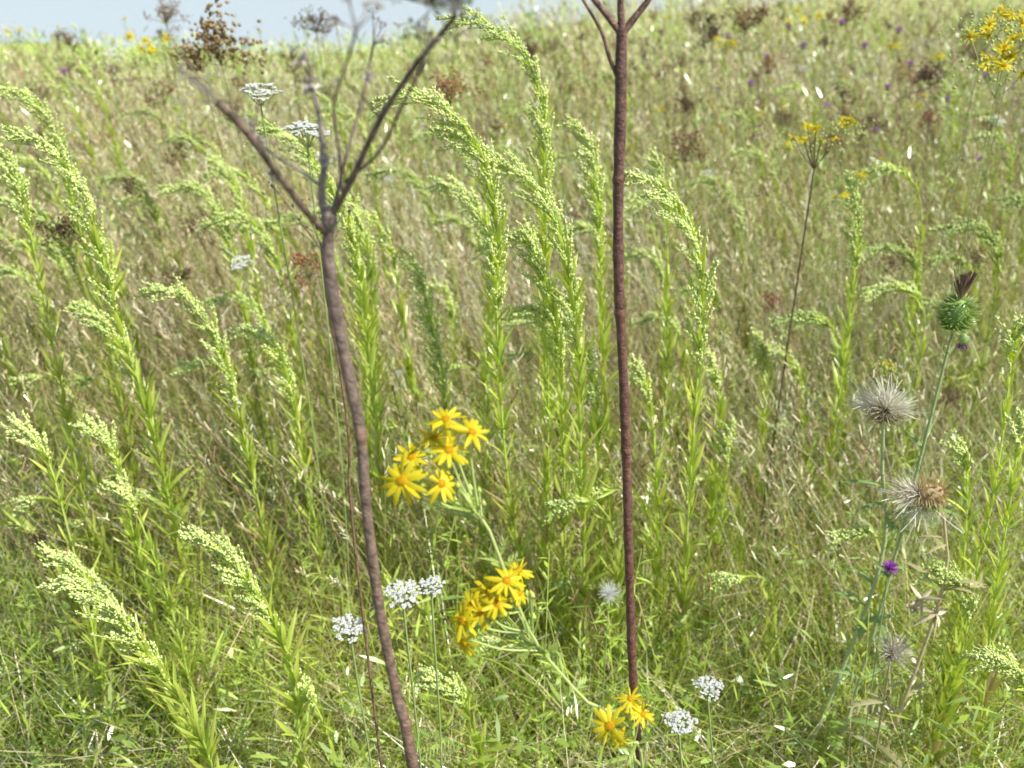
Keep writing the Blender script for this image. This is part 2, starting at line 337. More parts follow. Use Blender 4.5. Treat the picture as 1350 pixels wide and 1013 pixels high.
# bushy herbs of the far meadow: branched green clumps
x,y,z=scatter(380,3.2,18); n=len(x); k=34; h=U(.5,1.05,n)*(1-.6*leftbank(x,y))
root=np.repeat(np.stack([x,y,z],1),k,0); an=U(0,6.28,n*k); rr=np.stack([np.cos(an),np.sin(an),np.zeros(n*k)],1); H=np.repeat(h,k)
tt=U(.35,1,n*k); pos=root+rr*(U(.0,.12,n*k)*tt)[:,None]+np.array([-.1,0,1])*(H*tt)[:,None]
c=np.repeat(jit((.48,.62,.14),n,.45,.15),k,0); S=np.repeat(np.maximum(1,y/4),k)
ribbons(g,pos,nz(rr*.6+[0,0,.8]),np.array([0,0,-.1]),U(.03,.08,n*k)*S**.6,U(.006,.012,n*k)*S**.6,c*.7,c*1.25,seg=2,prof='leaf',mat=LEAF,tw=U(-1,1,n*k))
r0=np.stack([x,y,z],1); t=np.linspace(0,1,4); tubes(g,r0[:,None]+h[:,None,None]*np.array([-.1,0,1])*t[None,:,None],.0014*np.maximum(1,y/4)[:,None],jit((.44,.54,.18),n,.3),sides=3)
n=420; x,y,z=scatter(n,1.0,4); n=len(x); an=U(0,2*np.pi,n); d=np.stack([np.cos(an),np.sin(an),U(.05,1.2,n)],1); d=nz(d); L=U(.12,.4,n); root=np.stack([x,y,z+U(0,.12,n)],1); t=np.linspace(0,1,4)
tubes(g,root[:,None]+L[:,None,None]*(d[:,None]*t[None,:,None]+rng.normal(size=(n,1,3))*.15*(t**2)[None,:,None]),.0012,jit((.72,.6,.4),n,.4),sides=3,mat=STRAW)
g.build('leafy_undergrowth',MATS)

g=Geo()
def gr_at(x,y,h,det,lean=None,**k):
    z=float(tz(x,y)); lean=U(0.05,0.22) if lean is None else lean; b=U(-0.1,0.1)
    pts=[np.array([x,y,z]),np.array([x-0.02-lean*0.25*h,y+b*.3,z+h*0.45]),np.array([x-lean*0.8*h,y+b*.6,z+h*0.85]),np.array([x-lean*1.0*h-0.05*h,y+b,z+h*0.97]),np.array([x-lean*1.0*h-0.17*h,y+b,z+h*0.96])]
    goldenrod(g,pts,det=det,**k)
cnt=0
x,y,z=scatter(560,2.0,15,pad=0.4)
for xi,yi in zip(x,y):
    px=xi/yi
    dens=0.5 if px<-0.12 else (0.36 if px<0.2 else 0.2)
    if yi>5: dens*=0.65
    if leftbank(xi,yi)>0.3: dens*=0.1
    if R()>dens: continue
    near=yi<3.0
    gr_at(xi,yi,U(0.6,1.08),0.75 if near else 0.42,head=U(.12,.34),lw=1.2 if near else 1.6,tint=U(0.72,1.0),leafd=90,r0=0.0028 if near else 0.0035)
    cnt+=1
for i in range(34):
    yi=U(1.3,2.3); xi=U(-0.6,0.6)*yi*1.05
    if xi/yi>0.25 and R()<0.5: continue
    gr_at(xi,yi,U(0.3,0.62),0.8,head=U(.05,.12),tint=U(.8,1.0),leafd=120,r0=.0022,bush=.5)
g.build('goldenrod_thicket',MATS)
print('goldenrods',cnt)

# ---------------------------------------------------------------- flowers
YEL=np.array([0.88,0.74,0.012]); ORA=np.array([0.84,0.50,0.01])
def disc_frame(n):
    n=nz(np.asarray(n,float)); s=nz(np.cross(n,[0.13,0.3,0.9])); return n,s,np.cross(n,s)
def daisy(g,c,n,r,np_=13,col=YEL,cc=ORA):
    n,s,u=disc_frame(n); a=np.arange(np_)*2*np.pi/np_+U(-.14,.14,np_)+U(0,6); rad=s*np.cos(a)[:,None]+u*np.sin(a)[:,None]
    ribbons(g,c+rad*r*0.16,nz(rad+n*U(-.15,.35,np_)[:,None]),-n*U(-.1,.4,np_)[:,None]+rng.normal(size=(np_,3))*.07,r*0.86*U(.78,1.12,np_),r*0.23,jit(col*0.95,np_,.05,.02),jit(col,np_,.05,.02),seg=5,prof='petal',crease=0.35,mat=PETAL)
    ellip(g,c,n,r*0.22,r*0.13,cc,mat=PETAL)
    k=45; i=np.arange(k); rr=r*0.21*np.sqrt((i+.5)/k); aa=i*2.4
    octs(g,c+(s*(rr*np.cos(aa))[:,None])+(u*(rr*np.sin(aa))[:,None])+n*(r*0.13*np.sqrt(np.maximum(0,1-(rr/r/0.25)**2)))[:,None],r*0.028,jit(ORA*1.1,k,.2),mat=PETAL,ax=n)
    ellip(g,c-n*r*0.2,n,r*0.17,r*0.24,(0.36,0.5,0.1),mat=STEM)
def nearat(path,c,back):
    i=int(np.argmin(np.linalg.norm(path-c,axis=1))); s=max(0,i/(len(path)-1)-back); return at(path,np.array([s]))[0][0]
def ragwort(flowers,stem,sr=0.0026,back=.035):
    g=Geo(); path,L=spline(stem,40); tubes(g,path,np.linspace(sr,sr*.6,40)[None],(0.52,0.56,0.24),sides=7,mat=STEM,col1=(0.58,0.68,0.22))
    for c,n,r in flowers:
        daisy(g,c,n,r); p=nearat(path,c,back); e=c-nz(np.asarray(n,float))*r*.4
        q,_=spline([p,p*.45+e*.55+np.array([0,0,-.006]),e],8); tubes(g,q,0.0012,(0.5,0.62,0.18),sides=5,mat=STEM)
    n=int(L*75); s=U(.05,.97,n); p,T=at(path,s); rr=nz(rng.normal(size=(n,3)))
    d=nz(T*.5+rr); le=U(.015,.035,n); ca=(0.44,0.58,0.13); cb=(0.6,0.72,0.2)
    ribbons(g,p,d,rr*.15+[0,0,-.2],le,le*.2,ca,cb,seg=3,prof='leaf',crease=.4,mat=LEAF)
    for k in (0.3,0.5,0.7):
        for sg in (-1,1):
            sd=nz(np.cross(d,rr+[.1,.2,.3]))*sg; ribbons(g,p+d*le[:,None]*k,nz(d+sd*1.2),rr*.0,le*.35,le*.11,ca,cb,seg=2,prof='leaf',mat=LEAF)
    return g,path
D=0.66
st=[toground(P(880,1010,D+.08),.02,.05),P(838,1010,D+.04),P(765,918,D+.02),P(705,845,D),P(668,760,D),P(640,690,D),P(600,640,D)]
F=[(P(530,634,D-.02),(-.25,-.75,.6),.0215),(P(582,638,D-.01),(.35,-.6,.5),.0170),(P(543,603,D+.02),(-.2,-.3,1),.018),(P(592,594,D),(.1,-.5,1),.0185),(P(588,553,D+.02),(-.1,-.3,1),.0175),(P(622,570,D+.01),(.5,-.35,.9),.018),(P(572,578,D+.03),(0,-.2,1),.016),
   (P(668,766,D-.01),(.1,-.5,1),.0185),(P(645,780,D),(-.3,-.5,1),.0185),(P(684,752,D+.02),(.5,-.4,1),.016),(P(622,798,D-.01),(-.5,-.5,.8),.0185),(P(610,818,D-.02),(-.7,-.5,.5),.018),(P(612,848,D-.02),(-.5,-.6,.0),.016),(P(655,796,D-.02),(0,-.5,.9),.017),(P(685,782,D-.01),(.6,-.4,.4),.013),(P(634,808,D-.02),(-.3,-.6,.6),.016)]
g,path=ragwort(F,st)
for cx,cy,w in ((612,655,30),(650,825,28),(695,800,22),(560,650,12)):
    pos=np.array([P(cx+U(-w,w),cy+U(-18,14),D+U(-.01,.03)) for _ in range(9)])
    octs(g,pos,.0034,jit((0.54,0.64,0.14),9,.2),mat=STEM,ax=(0,0,1)); p=np.repeat(nearat(path,P(cx,cy,D),.04)[None],9,0); tubes(g,np.stack([p,(p+pos)/2-[0,0,.003],pos],1),.0007,(0.5,0.62,0.18),sides=4)
g.build('ragwort_plant',MATS)
st=[toground(P(850,1010,D+.06),.06,.04),P(848,1030,D+.01),P(835,985,D),P(828,960,D)]
F=[(P(804,957,D-.03),(-.25,-.8,.55),.0215),(P(831,922,D),(0,-.4,1),.014),(P(847,942,D-.01),(.5,-.5,.6),.014),(P(818,975,D-.03),(-.1,-.9,.2),.013),(P(838,935,D+.01),(.2,-.5,.9),.013)]
g,_=ragwort(F,st); g.build('ragwort_plant',MATS)

WH=np.array([0.86,0.86,0.82])
def yarrow(c,r,n=70,dome=0.25,name='yarrow_plant',col=WH,tilt=(0,-.15,1)):
    g=Geo(); c=np.asarray(c,float); nn,s,u=disc_frame(tilt)
    base=toground(c,U(-.04,.06),U(0,.06)); top=c-nn*r*0.9
    path,L=spline([base,base*.5+top*.5+[.012,0,0],top],16); tubes(g,path,.0016,(0.4,0.5,0.18),sides=5)
    k=16; a=np.arange(k)*2.4; rr=r*np.sqrt((np.arange(k)+.5)/k)*U(.75,.98,k); cl=c+s*(rr*np.cos(a))[:,None]+u*(rr*np.sin(a))[:,None]*.85-nn*(dome*rr**2/r)[:,None]+nn*U(-.15,.15,k)[:,None]*r
    t=np.linspace(0,1,5)[None,:,None]; tubes(g,top*(1-t)+cl[:,None]*t-nn*(t*(1-t))*r*.35,.0007,(0.45,0.55,0.2),sides=3)
    m=max(3,n//k); pos=(cl[:,None]+rng.normal(size=(k,m,3))*r*.12*np.array([1,1,.3])).reshape(-1,3); N=len(pos)
    # five blunt ray florets per head, each a low pillow
    for j in range(5):
        a=j*np.pi*.4+U(0,1,N)*.4; rd=s*np.cos(a)[:,None]+u*np.sin(a)[:,None]
        octs(g,pos+rd*r*.055,r*.044,jit(col,N,.04,.01),mat=BUD,ax=nz(nn+rng.normal(size=(N,3))*.12),el=.45)
    octs(g,pos+nn*r*.012,r*.028,jit((.8,.78,.6),N,.1),mat=BUD,ax=nn,el=.8)
    octs(g,pos-nn*r*.06,r*.035,jit((.4,.52,.2),N,.1),mat=BUD,ax=nn,el=1.3)
    n=int(L*16); sx=U(.05,.85,n); p,T=at(path,sx); q=nz(rng.normal(size=(n,3))); d=nz(T+q); le=U(.03,.07,n)
    for kk in np.linspace(.15,.95,9):
        for sg in(-1,1):
            sd=nz(np.cross(d,q+[.1,.2,.3]))*sg; ribbons(g,p+d*(le*kk)[:,None],nz(d*.5+sd),q*0,le*.16*(1.1-kk*.5),.0012,(0.34,0.5,0.12),(0.46,0.62,0.16),seg=1,prof='flat',mat=LEAF)
    g.build(name,MATS)
yarrow(P(530,780,.88),.025,n=170); yarrow(P(568,770,.93),.021,n=120); yarrow(P(460,826,.9),.025,n=170)
yarrow(P(897,950,.84),.023,n=160); yarrow(P(935,903,.98),.025,n=130,tilt=(0,.0,1))
yarrow(P(340,114,1.5),.036,n=160,tilt=(0,-.15,1)); yarrow(P(405,168,1.45),.038,n=160,tilt=(.1,-.15,1)); yarrow(P(315,345,2.0),.034,n=120,tilt=(-.4,-.4,.9))
for a in ((513,235,3.0,.024),(935,228,3.2,.026),(1315,158,3.,.03),(790,412,2.,.012),(527,492,2.,.012),(150,68,4.5,.06),(445,205,3.5,.02),(1060,90,5,.03)):
    yarrow(P(*a[:3]),a[3],n=60,tilt=(0,-.7,.8))
g=Geo()
for i in range(60):
    b=np.array([U(-.75,-.25),U(1.0,1.45),0]); b[2]=tz(b[0],b[1]); an=U(0,6.28); d=nz(np.array([math.cos(an)*.6,math.sin(an)*.6,U(.7,1.4)])); L=U(.1,.2)
    kk=np.linspace(.2,1,26); side=nz(np.cross(d,[.1,.2,.9])); p=b+d*(L*kk)[:,None]-np.array([0,0,1])*(L*.3*kk**2)[:,None]
    tubes(g,np.vstack([b,p[::5]]),.0009,(0.34,.5,.12),sides=3)
    for sg in(-1,1): ribbons(g,p,nz(side*sg+d*.5),np.tile([0,0,-.1],(26,1)),L*.13*np.sin(np.pi*(.1+.85*kk)),.0035,(0.32,0.5,0.1),(0.46,0.62,0.15),seg=2,prof='leaf',mat=LEAF)
g.build('yarrow_foliage',MATS)

# ---------------------------------------------------------------- thistles
def fluff(g,c,ax,r,n=260,col=(0.84,0.78,0.64),spread=1.0,flat=1.0):
    ax=nz(np.asarray(ax,float)); q=nz((rng.normal(size=(n,3))*spread+ax*1.3)*np.array([1,1,flat]))
    ribbons(g,c+q*r*.12,q,rng.normal(size=(n,3))*.3,U(.35,1.1,n)*r,r*.028,jit(col,n,.15),jit(np.array(col)*1.1,n,.1),seg=3,prof='flat',mat=PETAL,tw=U(-1.5,1.5,n))
def bracts(g,c,ax,r,h,n,col0,col1,sp=.35,w=.13):
    ax,s,u=disc_frame(ax); i=np.arange(n); v=(i+.5)/n; th=np.pi*(0.12+.75*v); a=i*2.4+U(-.5,.5,n)
    rad=s*np.cos(a)[:,None]+u*np.sin(a)[:,None]; p=c-ax*(h*np.cos(th))[:,None]+rad*(r*np.sin(th))[:,None]
    for tw in (0.,1.57):
        ribbons(g,p,nz(rad*1.0+ax*(.2+.6*v)[:,None]),-ax*.15,r*sp*U(.8,1.3,n),r*w,jit(col0,n),jit(col1,n),seg=2,prof='blade',mat=LEAF,tw=np.full(n,tw))
def spinystem(g,pts,r,col,leafcol,nl=14):
    path,L=spline(pts,20); tubes(g,path,np.linspace(r*1.3,r*.8,20)[None],col,sides=7)
    n=int(L*170); s=U(0,.98,n); p,T=at(path,s); q=nz(np.cross(T,rng.normal(size=(n,3)))); ribbons(g,p,nz(q+T*.4),q*0,U(.006,.016,n),.0035,leafcol,(0.6,0.6,0.35),seg=1,prof='blade',mat=LEAF)
    s=U(.1,.9,nl); p,T=at(path,s); q=nz(np.cross(T,rng.normal(size=(nl,3)))); d=nz(q+T*.6); le=U(.04,.09,nl)
    ribbons(g,p,d,T*0-[0,0,.35],le,le*.16,leafcol,leafcol,seg=5,prof='leaf',crease=.5,mat=LEAF)
    for kk in (.25,.45,.65,.85):
        for sg in(-1,1):
            sd=nz(np.cross(d,q+[.1,.2,.3]))*sg; ribbons(g,p+d*(le*kk)[:,None]-np.array([0,0,1])*(le*.35*kk*kk)[:,None],nz(d*.5+sd),q*0,le*.3,le*.07,leafcol,(0.6,0.58,0.35),seg=1,prof='blade',mat=LEAF)
TG=(0.36,0.52,0.16)
g=Geo(); c=P(1262,412,1.15)
spinystem(g,[toground(c,-.03,.02),c*.5+toground(c,-.03,.02)*.5+[.01,0,0],c-[0,0,.02]],.0026,(0.42,0.52,0.24),TG)
ellip(g,c-[0,0,.003],(0,-.1,1),.017,.022,(0.2,0.34,0.07),col1=(0.32,0.48,0.12)); bracts(g,c-[0,0,.003],(0,-.1,1),.0175,.023,320,(0.28,0.44,0.11),(0.78,0.84,0.46),sp=.8)
n=150; q=nz(rng.normal(size=(n,3))*.2+[0,-.05,1]); ribbons(g,c+[0,0,.017]+q*.004,q,q*0,U(.02,.042,n),.0016,(0.48,0.34,0.22),(0.24,0.16,0.12),seg=2,prof='flat',mat=STRAW,tw=U(-1.5,1.5,n))
c2=P(1270,447,1.13); ellip(g,c2,(0,0,1),.006,.009,TG); bracts(g,c2,(0,0,-1),.006,.009,60,TG,(.5,.6,.25),sp=.5); n=60; q=nz(rng.normal(size=(n,3))*.25+[0,-.1,-1]); ribbons(g,c2,q,q*0,.015,.0012,(0.22,.1,.18),(0.3,.15,.26),seg=1,prof='flat',mat=PETAL,tw=U(-1.5,1.5,n))
tubes(g,np.array([c2+[0,0,0.005],c2+[-.006,.01,-.03],c-[0,0,.06]]),.0012,TG,sides=5)
g.build('spear_thistle',MATS)
g=Geo(); c=P(1166,545,1.2)
spinystem(g,[toground(c,-.02,.02),P(1156,760,1.2),P(1163,620,1.2),c-[0,0,.012]],.0034,(0.5,0.58,0.3),TG)
ellip(g,c,(0,0,1),.017,.012,(0.3,0.22,0.1),mat=BARK); bracts(g,c,(0,0,1),.019,.013,120,(0.46,0.34,0.16),(0.7,0.56,0.32),sp=.9)
fluff(g,c+[0,0,.006],(.1,0,1),.036,620,spread=1.1,flat=.55); fluff(g,c+[-.02,0,.012],(-.9,0,.5),.030,170,spread=.6); fluff(g,c+[.015,0,.008],(.9,-.2,.2),.026,120,spread=.6)
g.build('thistle_seed_head',MATS)
g=Geo(); c=P(1226,650,1.15)
spinystem(g,[toground(c,.03,.02),P(1236,800,1.15),P(1246,700,1.15),c+[.012,0,-.008]],.003,(0.62,0.52,0.3),(0.64,0.58,0.3),nl=16)
ellip(g,c,(-1,-.2,.2),.016,.022,(0.42,0.3,0.16),mat=BARK); bracts(g,c,(-1,-.2,.2),.018,.024,190,(0.55,0.42,0.24),(0.8,0.68,0.46),sp=.9)
fluff(g,c-[.015,0,.0],(-1,-.1,.05),.040,280,spread=.45,col=(.8,.74,.62)); fluff(g,c-[.0,0,.012],(-.3,-.1,-1),.042,130,spread=.5)
for (qx,qy) in ((1215,790),(1235,810),(1200,800)):
    p=P(qx,qy,1.12); n=9; q=nz(rng.normal(size=(n,3))); ribbons(g,np.repeat(p[None],n,0),q,rng.normal(size=(n,3))*.4,U(.012,.03,n),U(.005,.010,n),(0.62,0.52,0.32),(0.68,0.58,0.4),seg=4,prof='leaf',crease=.5,mat=STRAW)
g.build('thistle_seed_head',MATS)
g=Geo(); c=P(1175,862,1.05); spinystem(g,[toground(c,.02,.02),c*.5+toground(c,.02,.02)*.5+[.01,0,0],c],.002,(0.4,0.38,0.2),(0.5,0.48,0.24),nl=8); ellip(g,c,(0,-.3,1),.012,.01,(0.3,0.22,0.12),mat=BARK); fluff(g,c,(0,-.3,.4),.032,240,col=(.6,.56,.46)); g.build('thistle_seed_head',MATS)
g=Geo(); c=P(803,784,1.15); tubes(g,np.array([toground(c),c]),.001,TG,sides=4); fluff(g,c,(0,-.1,.2),.018,420,col=(.85,.85,.8)); g.build('clover_flower',MATS)
def knapweed(g,c,r,col=(0.50,0.12,0.60)):
    c=np.asarray(c,float); b=toground(c,U(-.03,.05),U(-.03,.03)); tubes(g,np.array([b,b*.5+c*.5+[.01,0,0],c]),.0011*max(1,c[1]/3),(0.4,0.48,0.2),sides=4)
    ellip(g,c-[0,0,r*.5],(0,0,1),r*.55,r*.6,(0.2,0.25,0.1),nu=8,nv=5); n=70; q=nz(rng.normal(size=(n,3))*[1,1,.5]+[0,0,.7]); ribbons(g,np.repeat(c[None],n,0),q,q*0,r*1.1,r*.14,jit(col,n),jit(np.array(col)*1.3,n),seg=1,prof='flat',mat=PETAL,tw=U(-1.5,1.5,n))
g=Geo(); knapweed(g,P(1172,750,1.05),.012,col=(.4,.1,.45)); g.build('purple_knapweed',MATS)
g=Geo()
for a in ((1110,30,5),(1170,115,4),(1040,35,6),(1155,172,4),(1160,205,4),(85,95,5),(990,110,6),(1185,40,6),(1250,130,5),(960,50,7),(1290,210,4),(1060,60,6),(1140,60,5),(1220,150,4),(1010,75,6),(1300,100,5),(1090,140,4.5),(1200,85,5)): knapweed(g,P(*a),.0036*a[2],col=(.48,.2,.5))
g.build('purple_knapweed',MATS)

# ---------------------------------------------------------------- branching dead stems
def twigs(g,base,ax,n,L,r,col,seed=True,seedc=(0.2,.14,.09),sr=.0016,spread=.5,mat=BARK,ns=6):
    q=nz(rng.normal(size=(n,3))*spread+nz(np.asarray(ax,float))); l=U(.55,1.1,n)*L; t=np.linspace(0,1,5)[None,:,None]
    Pc=base+l[:,None,None]*(q[:,None]*t+rng.normal(size=(n,1,3))*.15*t**2); tubes(g,Pc,r*np.linspace(1,.6,5)[None],jit(col,n),sides=4,mat=mat)
    if seed:
        tip=np.repeat(Pc[:,-1],ns,0); pos=tip+rng.normal(size=tip.shape)*L*.10; octs(g,pos,sr*U(.6,1.3,len(pos)),jit(seedc,len(pos),.35),mat=mat)
    return Pc[:,-1]
DK=(0.22,0.155,0.12); D1=.62
g=Geo()
c545=P(545,1013,D1)
main=[toground(c545,.05,.03),c545,P(525,925,D1),P(500,800,D1),P(484,680,D1),P(475,570,D1),P(456,480,D1),P(441,400,D1),P(432,330,D1),P(434,290,D1)]
path,L=spline(main,60)
rad=np.interp(np.linspace(0,1,60),[0,.55,.75,1],[.0064,.0058,.0046,.0048]); rad*=1+.05*np.sin(np.arange(60)*1.7)+.04*np.sin(np.arange(60)*.6)
tubes(g,path,rad[None],(0.33,0.17,0.10),sides=12,mat=BARK,col1=(0.25,0.19,0.155))
ellip(g,P(434,290,D1),(0,0,1),.0060,.011,(0.3,.24,.19),mat=BARK); ellip(g,P(476,575,D1),(0,0,1),.0054,.012,(0.25,.16,.11),mat=BARK)
def br(pix,r0,r1,col=DK,dd=0.0):
    pts=[P(x,y,D1+dd*i) for i,(x,y) in enumerate(pix)]; q,l=spline(pts,20); tubes(g,q,np.linspace(r0,r1,20)[None],col,sides=8,mat=BARK); return q
b1=br([(432,310),(408,285),(370,235),(325,175),(286,135)],.0024,.0026,dd=-.02)
b2=br([(433,295),(424,260),(427,212),(420,150),(412,120)],.0034,.0014,(0.34,.29,.24),dd=.0)
b3=br([(438,285),(462,240),(500,160),(545,90),(590,35),(600,20)],.0024,.0016,dd=-.012)
b4=br([(440,275),(458,200),(478,130),(492,60)],.0015,.0009,dd=.02)
b5=br([(428,250),(395,225),(355,200),(340,180)],.0013,.0009,(0.34,.29,.24),dd=.01)
b6=br([(455,240),(500,200),(530,140),(560,80)],.0011,.0009,dd=-.02)
b7=br([(452,262),(447,200),(440,140),(455,90),(470,40)],.0011,.0008,(0.3,.25,.21),dd=-.03)
for b,m,n,sc in ((b1,(-.3,0,.6),6,.025),(b2,(0,0,1),8,.02),(b3,(-.1,0,1),14,.025),(b4,(0,0,1),5,.02),(b5,(-.5,0,.6),4,.02),(b6,(.2,0,.8),5,.02),(b7,(0,0,1),5,.02)):
    e=twigs(g,b[-1],m,n,sc,.0006,(0.32,.28,.24),sr=.0012,seedc=(0.44,.38,.32),ns=4)
twigs(g,P(572,8,D1-.06),(0,0,1),60,.03,.0006,(0.13,.18,.1),seedc=(0.16,.21,.13),spread=.7,sr=.0014)
twigs(g,b1[14],(-.1,0,1),4,.045,.0008,DK,seed=False); twigs(g,b1[-1],(-.1,0,1),4,.04,.0008,DK,seed=False); twigs(g,b3[9],(.0,0,1),4,.04,.0007,DK,seed=False)
for (px,py,rr) in ((408,112,.006),(427,213,.005),(358,228,.005),(340,183,.004),(488,100,.004),(400,78,.005)):
    n=16; q=nz(rng.normal(size=(n,3))); ribbons(g,np.repeat(P(px,py,D1-.01)[None],n,0),q,rng.normal(size=(n,3))*.3,rr*1.3,rr*.6,(0.5,.44,.38),(0.58,.52,.46),seg=2,prof='leaf',mat=STRAW)
g.build('dead_branching_stalk',MATS)
g=Geo(); p0=P(470,740,.8); pp=[toground(p0,.02,0),p0,P(462,600,.8),P(450,500,.8),P(432,400,.8),P(425,330,.8)]
q,_=spline(pp,30); tubes(g,q,np.linspace(.0022,.0014,30)[None],(0.26,.17,.1),sides=7,mat=BARK); twigs(g,q[-1],(0,0,1),8,.05,.0008,DK)
g.build('dead_branching_stalk',MATS)
g=Geo(); D2=.88
c0=P(840,1013,D2)
main=[toground(c0,.015,.02),c0,P(836,930,D2),P(831,800,D2),P(827,650,D2),P(822,500,D2),P(816,380,D2),P(815,260,D2),P(818,150,D2),P(819,60,D2),P(820,35,D2)]
path,L=spline(main,80); rad=np.interp(np.linspace(0,1,80),[0,.3,.75,1],[.0062,.0060,.0053,.0056])*(1+.06*np.sin(np.arange(80)*1.9)+.05*np.sin(np.arange(80)*.7))
tubes(g,path,rad[None],(0.24,0.09,0.06),sides=12,mat=BARK,col1=(0.18,0.10,0.08))
for s_ in (.35,.55,.68,.8,.9):
    p,T=at(path,np.array([s_])); ellip(g,p[0],T[0],.0064,.010,(0.2,.10,.07),mat=BARK)
    twigs(g,p[0],(U(-1,1),0,.8),1,.014,.0012,DK,seed=False)
def br2(pix,r0,r1):
    pts=[P(x,y,D2) for x,y in pix]; q,l=spline(pts,16); tubes(g,q,np.linspace(r0,r1,16)[None],(0.2,.115,.09),sides=8,mat=BARK); return q
ends=[br2([(819,45),(800,20),(778,-8),(755,-50)],.0034,.002),br2([(820,45),(838,22),(858,-5),(880,-50)],.0036,.002),br2([(820,40),(818,0),(822,-60)],.0038,.002),br2([(815,105),(803,75),(792,40),(766,-5),(750,-40)],.002,.0012)]
for e in ends:
    tips=twigs(g,e[-1],(0,0,1),7,.09,.0012,DK,seed=False)
    for t_ in tips: twigs(g,t_,(0,0,1),7,.03,.0006,DK,seedc=(.16,.1,.06))
g.build('dead_branching_stalk',MATS)

def seedhead(g,c,r,col,dens=1.0):
    c=np.asarray(c,float); b=toground(c,U(0,.12),U(-.05,.05)); base=c-[0,0,r*1.2]
    q,_=spline([b,b*.5+base*.5+[.01,0,0],base],12); tubes(g,q,.0012*max(1,c[1]/2.5),(0.24,.18,.1),sides=4,mat=BARK)
    n=int(20*dens); e=base+nz(rng.normal(size=(n,3))*.7+[0,0,1])*r*U(.7,1.7,n)[:,None]; t=np.linspace(0,1,3)[None,:,None]
    tubes(g,base*(1-t)+e[:,None]*t,.0007*max(1,c[1]/2),(0.24,.17,.09),sides=3,mat=BARK)
    m=14; pos=(e[:,None]+rng.normal(size=(n,m,3))*r*.2).reshape(-1,3); octs(g,pos,r*.065*U(.6,1.4,len(pos)),jit(col,len(pos),.4),mat=BARK,el=1.3)
BK=(0.15,.09,.05); RB=(0.36,.16,.07); MB=(.32,.21,.09)
for a in ((285,35,2.6,.085,MB),(262,62,2.8,.06,MB),(85,293,2.0,.045,BK),(405,340,2.0,.04,RB),(592,108,2.6,.05,RB),(905,185,3.0,.06,MB),(903,130,4,.05,BK),(1232,90,3.8,.06,BK),(985,12,5,.09,MB),(940,30,5,.07,BK),(1195,325,2.6,.05,MB),(235,355,2.2,.025,BK),(170,240,2.6,.03,BK),(215,8,5,.07,MB),(90,45,6,.06,MB),(1120,8,6,.08,MB),(700,60,6,.06,BK),(1040,150,5,.05,MB),(1290,60,5,.06,MB),(48,705,1.3,.016,BK),(415,20,5,.07,BK),(1250,520,2,.025,BK),(1290,330,2.4,.03,MB),(1020,395,2.4,.03,RB)):
    g=Geo(); seedhead(g,P(*a[:3]),a[3],a[4]); g.build('brown_seed_head',MATS)
g=Geo()
for i in range(130):
    yy=U(3.0,13); xx=U(-.55,.6)*yy
    if leftbank(xx,yy)>.3: continue
    seedhead(g,np.array([xx,yy,tz(xx,yy)+U(.6,1.04)]),U(.03,.07),[BK,MB,BK,RB][int(U(0,4))],dens=.6)
g.build('brown_seed_heads',MATS)
def yflowers(c,r,n,fr,stemcol=(0.4,.48,.18),sr=.0014,dx=0.03):
    g=Geo(); c=np.asarray(c,float); b=toground(c,U(-.3,.3)*dx,0); base=c-[0,0,r*1.6]
    q,_=spline([b,b*.5+base*.5+[dx*.3,0,0],base],14); tubes(g,q,np.linspace(sr*1.2,sr*.7,14)[None],stemcol,sides=6,mat=BARK)
    e=c+rng.normal(size=(n,3))*r*np.array([.6,.6,.3]); t=np.linspace(0,1,3)[None,:,None]; tubes(g,base*(1-t)+e[:,None]*t-np.array([0,0,r*.5])*t*(1-t),sr*.6,stemcol,sides=3)
    for p in e: daisy(g,p,nz(rng.normal(size=3)*.4+[0,-.5,.8]),fr,np_=10)
    m=60; pos=c+rng.normal(size=(m,3))*r*np.array([.8,.8,.4])-[0,0,r*.3]; octs(g,pos,fr*.18,jit((.54,.64,.2),m),mat=BUD)
    g.build('ragwort_plant',MATS)
yflowers(P(1080,178,1.9),.045,6,.015,(0.16,.12,.07),.0028,.0); yflowers(P(1118,163,2.0),.025,4,.015); yflowers(P(1108,262,2.2),.03,3,.013)
yflowers(P(1325,72,1.6),.045,11,.017); yflowers(P(1302,30,1.7),.035,6,.014); yflowers(P(1345,25,1.7),.035,6,.014)
yflowers(P(200,60,3.2),.05,6,.022); yflowers(P(20,40,5),.05,3,.022); yflowers(P(960,55,4.5),.06,5,.024); yflowers(P(1238,75,4),.04,4,.022); yflowers(P(1168,482,1.6),.015,2,.012); yflowers(P(1128,232,1.95),.02,3,.010); yflowers(P(360,262,3),.02,2,.014); yflowers(P(100,262,2.8),.02,2,.014);yflowers(P(885,395,2.6),.03,2,.011); yflowers(P(1060,25,5),.06,5,.026); yflowers(P(1180,60,5),.05,3,.024); yflowers(P(860,235,4),.04,4,.016); yflowers(P(175,235,3.5),.03,2,.014); yflowers(P(1040,190,2.6),.02,3,.016); yflowers(P(1210,140,4),.04,4,.018); yflowers(P(1140,235,3),.03,3,.014); yflowers(P(1000,150,4),.04,4,.018)
g=Geo()
x,y,z=scatter(210,3.2,20)
